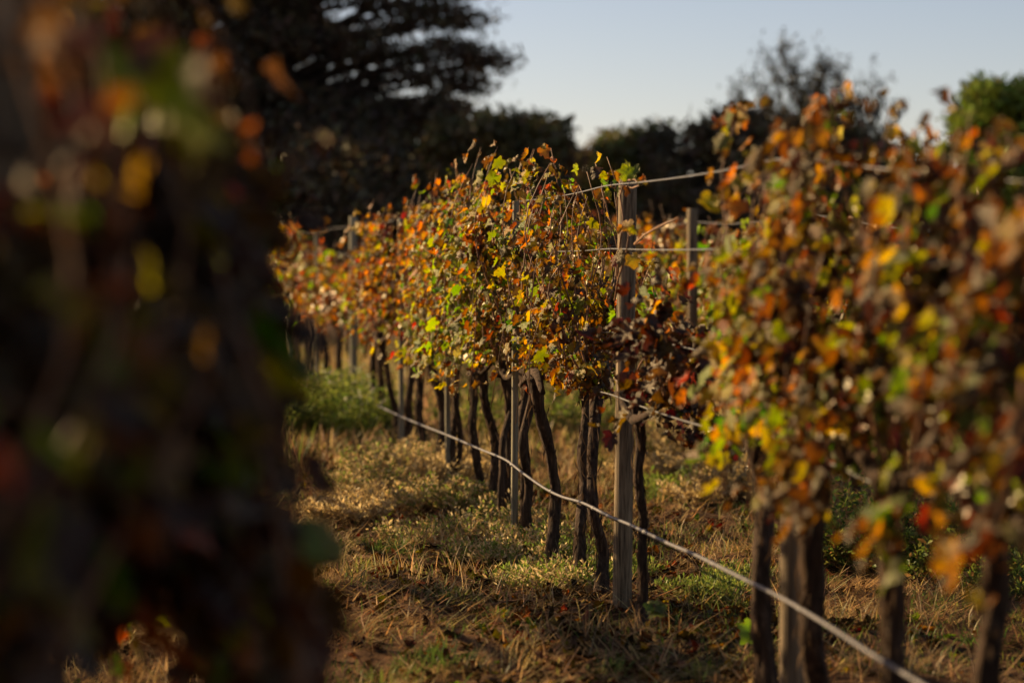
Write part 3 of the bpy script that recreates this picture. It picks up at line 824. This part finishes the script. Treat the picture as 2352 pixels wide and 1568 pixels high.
bush('sunlit bright green tree at the end of the tree line', 38, 2200, 2440, lerp_top([(2190, 225), (2250, 165), (2290, 150), (2350, 165), (2500, 150)]), 110, (0.20, 0.25, 0.03), 46000, 0.13, 88, (28, 55), (22, 42), up=0.6)
# twiggy half-bare tree
def twiggy(label, depth, stems, seed):
    rg = np.random.default_rng(seed)
    bb = at_depth(1880, 600, depth); bb.z = gz(bb.x, bb.y)
    root = empty('twiggy_tree', bb); setp(root, label, 'tree', 'trees behind the vineyard')
    link('trunk', tube_mesh('trunk', [(0, 0, -0.3), (0.05, 0, 0.6), (0.02, 0, 1.3)], [0.16, 0.13, 0.10], M_TREEBARK, 8, 0.2, seed), root)
    tb, LP = [], []
    for (px, py) in stems:
        q = at_depth(px, py, depth + rg.uniform(-1, 1)) - bb
        st = Vector((0.02, 0, 1.2)); mid = st.lerp(q, 0.5) + Vector((-0.25 * (q.x > 0) + 0.25 * (q.x <= 0), 0, -0.1))
        path = [st, st.lerp(mid, 0.5), mid, mid.lerp(q, 0.5) + Vector(rg.normal(0, 0.05, 3)), q]
        tb.append(tube_np(path, [0.06, 0.045, 0.032, 0.02, 0.006], 5))
        for _ in range(44):
            t = rg.uniform(0.35, 1.0); i = min(3, int(t * 4)); p = path[i].lerp(path[i + 1], t * 4 - i)
            d = Vector(rg.normal(0, 1, 3)) * 0.5 + Vector((0, 0, 0.7)); d.normalize()
            L2 = rg.uniform(0.25, 0.65)
            e = p + d * L2
            tb.append(tube_np([p, p + d * L2 * 0.5 + Vector(rg.normal(0, 0.03, 3)), e], [0.009, 0.007, 0.004], 3))
            for _k in range(26):
                LP.append(np.array(p.lerp(e, rg.uniform(0.1, 1.0))) + rg.normal(0, 0.06, 3))
    link('limb', merge_tubes('limb', tb, M_TREEBARK), root)['kind'] = 'stuff'
    P = np.array(LP); m = len(P)
    Ln = rg.uniform(0.05, 0.12, m)
    V, F = cloud_np(P, rg.normal(0, 1, (m, 3)) + np.array([0, 0, 0.8]), rg.normal(0, 1, (m, 3)), Ln, Ln * 0.4)
    C = np.array((0.035, 0.033, 0.02))[None] * rg.uniform(0.6, 1.5, (m, 1))
    link('crown', mesh_np('crown', V, F, M_TREE, np.repeat(C, 4, 0), False), root)
twiggy('sparse twiggy tree with upright bare branches rising above the hedge', 45, [(1790, 105), (1765, 150), (1735, 190), (1700, 230), (1820, 160), (1850, 215), (1900, 150), (1880, 190), (1930, 175), (1960, 230), (2010, 190), (2040, 225), (2070, 260), (1990, 250)], 91)

# ------------------------------------------------------------------ ground cover
def blades_np(P, az, lean, Ln, Wd, curve, seg=3):
    """thin curved grass blades: base points, heading, lean from upright, length, width"""
    m = len(P)
    hx, hy = np.cos(az), np.sin(az)
    VV = []
    pos = P.copy(); ang = lean.copy()
    side = np.stack([-hy, hx, np.zeros(m)], 1)
    for i in range(seg + 1):
        w = Wd * (1 - i / seg) ** 0.7 * 0.5
        if i < seg: VV.append(pos - side * w[:, None]); VV.append(pos + side * w[:, None])
        else: VV.append(pos)
        st = np.stack([np.sin(ang) * hx, np.sin(ang) * hy, np.cos(ang)], 1)
        pos = pos + st * (Ln / seg)[:, None]; ang = ang + curve / seg
    nv = 2 * seg + 1
    V = np.stack(VV, 1).reshape(-1, 3)
    f = []
    for i in range(seg - 1): f += [(2 * i, 2 * i + 1, 2 * i + 3), (2 * i, 2 * i + 3, 2 * i + 2)]
    f.append((2 * seg - 2, 2 * seg - 1, 2 * seg))
    F = ((np.arange(m) * nv)[:, None, None] + np.array(f)[None]).reshape(-1, 3)
    return V, F, nv

def scatter(rg, n, x0, x1, y0, y1, dens):
    """rejection sampling, dens(x,y) in 0..1"""
    X, Y = [], []
    while len(X) < n:
        x, y = rg.uniform(x0, x1), rg.uniform(y0, y1)
        if rg.random() < dens(x, y): X.append(x); Y.append(y)
    return np.array([(x, y, gz(x, y)) for x, y in zip(X, Y)])

def patch(x, y, k, s=0.7): return 0.5 + 0.5 * noise.noise(Vector((x * s, y * s, k)))

def grass(name, label, n, area, dens, lean, Ln, Wd, col, seed, curve=(0.2, 1.4), mat=M_STRAW, lift=0.0, cmul=(0.6, 1.4)):
    rg = np.random.default_rng(seed)
    P = scatter(rg, n, *area, dens); P[:, 2] += lift * rg.random(n) - 0.004
    sc = np.clip(P[:, 1] / 12.0, 1.0, 2.2)
    V, F, nv = blades_np(P, rg.uniform(0, 6.283, n), rg.uniform(*lean, n), rg.uniform(*Ln, n) * sc ** 0.5, rg.uniform(*Wd, n) * sc, rg.uniform(*curve, n))
    c = np.array(col); pick = c[rg.integers(len(c), size=n)] * rg.uniform(*cmul, (n, 1)) * np.clip(rg.normal(1, 0.1, (n, 3)), 0.7, 1.3)
    o = link(name, mesh_np(name, V, F, mat, np.repeat(pick, nv, 0), True))
    setp(o, label, 'grass', None, 'stuff')
    return o
STRAW = [(0.52, 0.35, 0.15), (0.40, 0.25, 0.10), (0.56, 0.42, 0.21), (0.26, 0.15, 0.06), (0.45, 0.28, 0.11)]
BROWN = [(0.22, 0.115, 0.05), (0.14, 0.075, 0.035), (0.27, 0.155, 0.07)]
GREEN = [(0.10, 0.15, 0.025), (0.15, 0.19, 0.03), (0.20, 0.20, 0.04), (0.07, 0.11, 0.02)]
def d_straw(x, y): return max(0.0, min(1.0, 4.2 * patch(x, y, 3.3, 1.0) - 1.75))
def d_row(x, y): return max(0.0, min(1.0, math.exp(-((x - XA + 0.1) / 0.45) ** 2) * (1.6 * patch(x, y, 8.1, 1.1) - 0.2)))
def d_green(x, y): return max(0.0, min(1.0, (2.6 * patch(x, y, 13.7, 0.9) - 1.15) * (0.55 + 0.9 * math.exp(-((x - XA - 0.2) / 0.7) ** 2))))
grass('dry_straw', 'matted dry straw lying over the ground of the alley', 24000, (-1.2, 6.0, 8.3, 18.0), d_straw, (1.0, 1.55), (0.08, 0.26), (0.003, 0.007), STRAW, 301, (-0.3, 0.5), lift=0.035)
grass('brown_litter', 'brown dead stalks and leaf litter on the soil', 13000, (-1.2, 6.0, 8.3, 19.0), lambda x, y: 0.4 + 0.6 * patch(x, y, 21.0, 1.3), (1.1, 1.6), (0.04, 0.14), (0.004, 0.010), BROWN, 302, (-0.4, 0.6), lift=0.02)
grass('dry_grass', 'standing dry golden grass tufts', 9000, (-1.0, 6.0, 8.3, 20.0), lambda x, y: max(0.0, min(1.0, 3.4 * patch(x, y, 31.0, 1.5) - 1.75)), (0.05, 0.7), (0.06, 0.20), (0.003, 0.006), STRAW, 303, (0.3, 1.5))
grass('green_grass', 'low green grass and seedlings at the foot of the vines', 9000, (0.2, 6.0, 8.3, 19.0), d_green, (0.05, 0.9), (0.03, 0.10), (0.004, 0.009), GREEN, 304, (0.3, 1.4), mat=M_WEED)
grass('far_dry_grass', 'dry golden grass far along the rows', 26000, (-0.6, 9.0, 18.0, 41.0), lambda x, y: max(0.0, min(1.0, 2.4 * patch(x, y, 41.0, 0.5) - 0.5)), (0.05, 0.9), (0.10, 0.32), (0.006, 0.012), STRAW + GREEN[1:3], 305, (0.3, 1.5))

# clumps of dead grass and cut weeds
def tufts(name, label, n, area, blades, rad, lean, Ln, Wd, col, seed, mat=M_STRAW):
    rg = np.random.default_rng(seed)
    cs = scatter(rg, n, *area, lambda x, y: 0.25 + 0.75 * (patch(x, y, 51.0, 0.8) > 0.5))
    PP, AZ, LE, LL, CO = [], [], [], [], []
    for c in cs:
        m = int(rg.integers(*blades)); r = rg.uniform(*rad); k = rg.uniform(0.6, 1.4)
        a = rg.uniform(0, 6.283, m); d = r * np.sqrt(rg.random(m))
        x, y = c[0] + np.cos(a) * d, c[1] + np.sin(a) * d
        mound = 0.05 * k * np.exp(-(d / (r * 0.7)) ** 2)
        PP.append(np.stack([x, y, np.array([gz(p, q) for p, q in zip(x, y)]) + mound * rg.random(m)], 1))
        AZ.append(a + rg.normal(0, 0.9, m)); LE.append(rg.uniform(*lean, m)); LL.append(rg.uniform(*Ln, m) * k)
        base = np.array(col[rg.integers(len(col))])
        CO.append(base[None] * rg.uniform(0.5, 1.5, (m, 1)))
    P = np.vstack(PP); m = len(P); sc = np.clip(P[:, 1] / 12.0, 1.0, 2.0)
    V, F, nv = blades_np(P, np.concatenate(AZ), np.concatenate(LE), np.concatenate(LL) * sc ** 0.5, rg.uniform(*Wd, m) * sc, rg.uniform(0.2, 1.8, m))
    setp(link(name, mesh_np(name, V, F, mat, np.repeat(np.vstack(CO), nv, 0), True)), label, 'grass', None, 'stuff')
tufts('dead_grass_clumps', 'matted clumps of dead grass lying in the alley', 200, (-0.8, 5.6, 8.4, 20.0), (80, 190), (0.10, 0.30), (0.85, 1.6), (0.06, 0.20), (0.003, 0.008), STRAW + BROWN, 306)
tufts('green_tufts', 'scattered green tufts of grass and clover on the soil', 130, (0.3, 5.6, 8.4, 20.0), (60, 150), (0.06, 0.18), (0.1, 1.2), (0.03, 0.09), (0.004, 0.009), GREEN, 307, M_WEED)
# fallen leaves
rg = np.random.default_rng(310)
n = 6500
P = scatter(rg, n, -0.8, 5.6, 8.4, 20.0, lambda x, y: 0.15 + 0.85 * math.exp(-((x - XA) / 0.8) ** 2)); P[:, 2] += rg.uniform(0.004, 0.03, n)
T = np.stack([rg.normal(0, 1, n), rg.normal(0, 1, n), rg.normal(0, 0.3, n)], 1); N = np.stack([rg.normal(0, 0.45, n), rg.normal(0, 0.45, n), np.ones(n)], 1)
ton = rg.choice(9, n, p=[.01, .02, .06, .10, .02, .27, .38, .06, .08])
V, F, C = leaves_np(P, T, N, rg.uniform(0.035, 0.085, n), ton, rg.integers(7, 20, n), np.clip(rg.normal(0.7, 0.15, (n, 3)), 0.3, 1.1))
setp(link('fallen_leaves', mesh_np('fallen_leaves', V, F, M_LITTER, C)), 'brown and rust fallen vine leaves scattered on the soil', 'fallen leaves', None, 'stuff')

# weeds: bushy plants
def weed(name, label, group, loc, hgt, spread, nstem, nleaf, col, seed, lsize=0.03, flowers=0, aspect=0.4, upl=0.6, feather=False):
    rg = np.random.default_rng(seed)
    g = gz(loc[0], loc[1]); root = empty(name, (loc[0], loc[1], g)); setp(root, label, 'weed', group)
    tb, LP, LT = [], [], []
    for k in range(nstem):
        a = rg.uniform(0, 6.283); r = spread * math.sqrt(rg.random())
        b0 = Vector((math.cos(a) * r * 0.45, math.sin(a) * r * 0.45, gz(loc[0] + math.cos(a) * r * 0.45, loc[1] + math.sin(a) * r * 0.45) - g - 0.01))
        h = hgt * rg.uniform(0.55, 1.05) * (1 - 0.35 * r / spread)
        e = Vector((math.cos(a) * r, math.sin(a) * r, h)); mid = b0.lerp(e, 0.5) + Vector((rg.normal(0, 0.02), rg.normal(0, 0.02), h * 0.08))
        tb.append(tube_np([b0, mid, e], [0.003, 0.0022, 0.001], 3))
        m = max(3, nleaf // nstem)
        for _ in range(m):
            t = rg.uniform(0.12, 1.0) if not feather else rg.uniform(0.4, 1.0)
            p = b0.lerp(mid, t * 2) if t < 0.5 else mid.lerp(e, t * 2 - 1)
            dv = np.array([rg.normal(), rg.normal(), upl + rg.normal() * 0.5])
            dv /= np.linalg.norm(dv)
            LP.append(np.array(p) + dv * rg.uniform(0, 0.05 if not feather else 0.025)); LT.append(dv)
    link('stem', merge_tubes('stem', tb, M_STEM), root)['kind'] = 'stuff'
    P, T = np.array(LP), np.array(LT); m = len(P)
    Ln = lsize * rg.uniform(0.5, 1.5, m)
    V, F = cloud_np(P, T, rg.normal(0, 1, (m, 3)) + np.array([0, 0, 0.6]), Ln, Ln * aspect)
    c = np.array(col)[rg.integers(len(col), size=m)] * rg.uniform(0.6, 1.4, (m, 1))
    link('foliage', mesh_np('foliage', V, F, M_WEED, np.repeat(c, 4, 0), False), root)['kind'] = 'stuff'
    if flowers:
        fp = P[np.argsort(-P[:, 2] + rg.normal(0, 0.12, m) * hgt)[:flowers]] + np.array([0, 0, 0.01])
        k = len(fp); Lf = rg.uniform(0.012, 0.024, k)
        V, F = cloud_np(fp, rg.normal(0, 1, (k, 3)), rg.normal(0, 1, (k, 3)), Lf, Lf * 0.8)
        link('flower', mesh_np('flower', V, F, M_WEED, np.repeat(np.full((k, 3), 0.5) * np.array([1, 0.93, 0.8]), 4, 0), False), root)['kind'] = 'stuff'
    return root
M_STEM = rough_material('weed_stem', (0.10, 0.08, 0.03), (0.24, 0.17, 0.07), (20, 20, 20), 0.1, 0.001, 0.7)
WG = [(0.14, 0.20, 0.03), (0.21, 0.25, 0.04), (0.10, 0.15, 0.02), (0.26, 0.26, 0.05)]
WT = [(0.52, 0.37, 0.16), (0.43, 0.29, 0.12), (0.58, 0.45, 0.23), (0.34, 0.25, 0.09)]
WM = WG[:2] + WT[:3]
green_spots = [  # photo pixel of the foot, height, spread
    (780, 1010, 0.62, 0.55), (730, 985, 0.60, 0.55), (850, 1020, 0.48, 0.45), (690, 1010, 0.40, 0.40), (820, 985, 0.66, 0.5)]
for i, (px, py, h, s) in enumerate(green_spots):
    weed('leafy_weed', 'bushy green weed with small pale flowers under the far vines', 'green weeds under the far vines', on_ground(px, py), h, s, 60, 3000, WG, 400 + i, 0.045, flowers=90)
dry_spots = [(900, 1120, .36, .40), (975, 1140, .38, .42), (1045, 1135, .34, .36), (1000, 1190, .26, .35), (880, 1190, .22, .35), (930, 1080, .34, .4), (1080, 1195, .22, .30), (790, 1215, .18, .32), (1060, 1090, .32, .36), (835, 1150, .26, .35)]
for i, (px, py, h, s) in enumerate(dry_spots):
    weed('dry_weed', ('tall' if h > 0.33 else 'low') + ' feathery ' + ('tan' if i % 3 else 'tan and green') + ' dry weed clump in the sun before the vine trunks', 'dry feathery weeds before the vines', on_ground(px, py), h, s, 70, 2600, WT if i % 3 else WM, 430 + i, 0.026, feather=True, upl=1.2)
low_spots = [(1150, 1225, .20, .32), (1080, 1245, .15, .32), (1230, 1270, .16, .28), (985, 1250, .14, .35), (1190, 1300, .12, .28), (1310, 1345, .12, .24), (1250, 1350, .12, .28), (1120, 1290, .10, .3)]
for i, (px, py, h, s) in enumerate(low_spots):
    weed('low_weed', ('knee high' if h > 0.145 else 'ankle high') + ' green and straw coloured weed tuft beside the vine trunks', 'low weeds beside the trunks', on_ground(px, py), h, s, 46, 1500, WM, 460 + i, 0.024, upl=0.9)
back_spots = [(1120, 1010, .45, .6), (1230, 1000, .45, .6), (1360, 1010, .42, .55), (1180, 960, .5, .7), (1320, 960, .5, .7), (1420, 980, .45, .6)]
for i, (px, py, h, s) in enumerate(back_spots):
    weed('leafy_weed', 'soft green weed seen between the trunks beyond the row', 'green weeds beyond the row', on_ground(px, py), h, s, 40, 1800, WG + WT[:1], 480 + i, 0.05)
gold_spots = [(1530, 1065, .38, .5), (1610, 1075, .42, .5), (1680, 1095, .36, .45), (1560, 1030, .42, .5), (1650, 1040, .45, .5), (1720, 1150, .30, .4), (1500, 1110, .20, .35), (1650, 1160, .22, .4)]
for i, (px, py, h, s) in enumerate(gold_spots):
    weed('dry_weed', ('tall golden' if h > 0.37 else 'short golden') + ' feathery weed standing in the gap in front of the row behind', 'golden weeds in the gap', on_ground(px, py), h, s, 60, 2400, WT if i % 4 else WM, 500 + i, 0.032, feather=True, upl=1.0)
weed('leafy_weed', 'bright green low weed on the ground beyond the gap', 'green weeds in the gap', on_ground(1570, 1130), 0.16, 0.4, 40, 1800, WG[:2], 520, 0.035)
right_spots = [(1960, 1270, .50, .42), (2010, 1300, .45, .40), (1920, 1300, .30, .30), (2160, 1290, .48, .45), (2220, 1310, .42, .45), (2330, 1330, .45, .45), (2120, 1330, .3, .35), (2290, 1360, .25, .35)]
for i, (px, py, h, s) in enumerate(right_spots):
    weed('leafy_weed', ('tall bushy' if h > 0.4 else 'low') + ' leafy green and yellow weed behind the dark near trunks', 'leafy weeds behind the near trunks', on_ground(px, py), h, s, 40, 1700, WG + [(0.25, 0.13, 0.04)], 530 + i, 0.034, aspect=0.5)
for i, (px, py) in enumerate([(1450, 1330), (1600, 1375), (1660, 1365), (1640, 1400), (1360, 1350), (1310, 1290), (1230, 1335), (1690, 1330)]):
    weed('grass_tuft', 'short sunlit green tuft on the soil around the post foot', 'green tufts near the post', on_ground(px, py), 0.09, 0.2, 40, 900, WG, 560 + i, 0.022, upl=1.2)

# two seedlings with big leaves
def seedling(label, loc, h, nl, size, lean, seed, tone):
    rg = np.random.default_rng(seed)
    root = empty('vine_seedling', loc); setp(root, label, 'seedling', 'vine shoots on the ground')
    e = Vector((lean[0], lean[1], h))
    link('stem', tube_mesh('stem', [(0, 0, -0.02), e * 0.4 + Vector((0.01, 0, 0)), e], [0.005, 0.004, 0.003], M_CANE, 5), root)
    for k in range(nl):
        q = e * rg.uniform(0.75, 1.0)
        T = np.array([[rg.normal(), rg.normal(), rg.uniform(-0.6, 0.2)]]); N = np.array([[rg.normal(0, .5), -0.6, 0.8]])
        s, t, n_ = basis(T, N); S = size * rg.uniform(0.7, 1.2)
        o = link('leaf', leaf_mesh(tone, int(rg.integers(0, 7)), 0), root)
        M = Matrix((tuple(s[0] * S), tuple(t[0] * S), tuple(n_[0] * S))).transposed().to_4x4(); M.translation = q
        o.matrix_basis = M
seedling('small blue green seedling with drooping leaves beside the weathered post foot', on_ground(1505, 1480), 0.14, 7, 0.07, (0.0, 0.02), 1, 'green')
seedling('single green leaf on a leaning stalk in the shade before the near post', on_ground(1690, 1530), 0.22, 2, 0.09, (0.08, 0.0), 2, 'green')
seedling('tiny green shoot at the base of the weathered post', on_ground(1412, 1452), 0.04, 4, 0.04, (0.01, 0.0), 3, 'lime')

# fallen prunings
for i in range(26):
    px, py = random.uniform(1350, 1760), random.uniform(1180, 1480)
    if i >= 18: px, py = random.uniform(700, 1200), random.uniform(1180, 1420)
    p = on_ground(px, py); a = random.uniform(-0.7, 0.9); ln = random.uniform(0.15, 0.5)
    pts = []
    for t in np.linspace(0, 1, 7):
        x = p.x + math.cos(a) * ln * t; yy = p.y + math.sin(a) * ln * t + 0.03 * math.sin(t * 5 + i)
        pts.append((x, yy, gz(x, yy) + 0.012 + 0.03 * math.sin(t * math.pi) * random.random()))
    o = link('fallen_twig', tube_mesh('fallen_twig', pts, list(np.linspace(0.0055, 0.002, 7)), M_CANE, 5))
    setp(o, 'thin pale pruned cane lying on the dry ground', 'twig', 'pruned canes on the ground')

# shoots wound round the weathered post
def shoot(label, path_px, X, leaves, seed, r=0.005):
    P = [on_x(px, py, X) for px, py in path_px]
    o0 = P[0].copy()
    root = empty('vine_shoot', o0); setp(root, label, 'vine shoot', 'shoots on the weathered post')
    link('cane', tube_mesh('cane', [p - o0 for p in P], list(np.linspace(r, r * 0.5, len(P))), M_CANE, 6), root)
    rg = np.random.default_rng(seed)
    for (px, py, S, tone, ti, tip, nor) in leaves:
        s_, t_, n_ = basis(np.array([tip], float), np.array([nor], float))
        M = Matrix((tuple(s_[0] * S), tuple(t_[0] * S), tuple(n_[0] * S))).transposed().to_4x4(); M.translation = on_x(px, py, X - 0.01) - o0
        o = link('leaf', leaf_mesh(tone, ti, int(rg.integers(5))), root); o.matrix_basis = M
XS = P0.x - 0.055
shoot('dry brown shoot coiled over the head of the weathered post with yellow green leaves', [(1418, 640), (1424, 560), (1432, 500), (1424, 450), (1434, 415), (1458, 412), (1470, 425), (1452, 432), (1425, 424), (1418, 405)], XS,
      [(1446, 412, 0.085, 'lime', 9, (-0.1, 0.0, 1), (-0.6, -0.8, 0.2)), (1452, 405, 0.06, 'green', 8, (0.4, -0.2, 0.9), (-0.5, -0.7, 0.3)), (1425, 412, 0.05, 'rust', 13, (-0.4, 0.1, 0.8), (-0.5, -0.8, 0.1)),
       (1466, 420, 0.05, 'rust', 14, (0.6, -0.3, 0.1), (-0.4, -0.8, 0.4)), (1472, 416, 0.04, 'orange', 10, (0.8, -0.2, 0.3), (-0.4, -0.8, 0.4)), (1440, 428, 0.045, 'brown', 12, (0, 0, -1), (-0.5, -0.8, 0.1))], 1)
shoot('thin shoot with red and yellow leaves clinging half way up the weathered post', [(1412, 690), (1420, 640), (1438, 585), (1444, 540), (1440, 505)], XS,
      [(1440, 508, 0.065, 'yellow', 3, (0.2, -0.1, -1), (-0.7, -0.7, 0.1)), (1450, 520, 0.045, 'lime', 8, (0.4, 0, -0.8), (-0.7, -0.7, 0.1)), (1432, 575, 0.075, 'rust', 4, (-0.3, 0.1, -1), (-0.7, -0.7, 0.2)),
       (1448, 585, 0.07, 'yellow', 5, (0.3, -0.1, -1), (-0.6, -0.8, 0.1)), (1418, 590, 0.05, 'red', 2, (-0.4, 0, -0.8), (-0.6, -0.7, 0.2)), (1430, 520, 0.04, 'orange', 8, (-0.5, 0, -0.6), (-0.6, -0.7, 0.2))], 2)
shoot('bare tan cane slanting up beside the weathered post over the gap', [(1458, 560), (1480, 540), (1505, 525), (1530, 512), (1560, 500)], XS + 0.02, [(1500, 555, 0.05, 'pale', 13, (0.2, 0, -1), (-0.6, -0.7, 0.1))], 3, 0.006)

for z in (1.875, 1.60, 0.965):
    q = Vector((P0.x, P0.y, 0)); a = Vector((XA - 0.048, P0.y - 0.115 * z / 1.9, z))
    st = link('staple', tube_mesh('staple', [a + Vector((0.02, 0, 0.012)), a + Vector((-0.004, 0, 0.011)), a + Vector((-0.004, 0, -0.011)), a + Vector((0.02, 0, -0.012))], [0.0016] * 4, M_WIRE, 5), MAIN_POST)
    st.matrix_parent_inverse = Matrix.Translation(MAIN_POST.location).inverted()
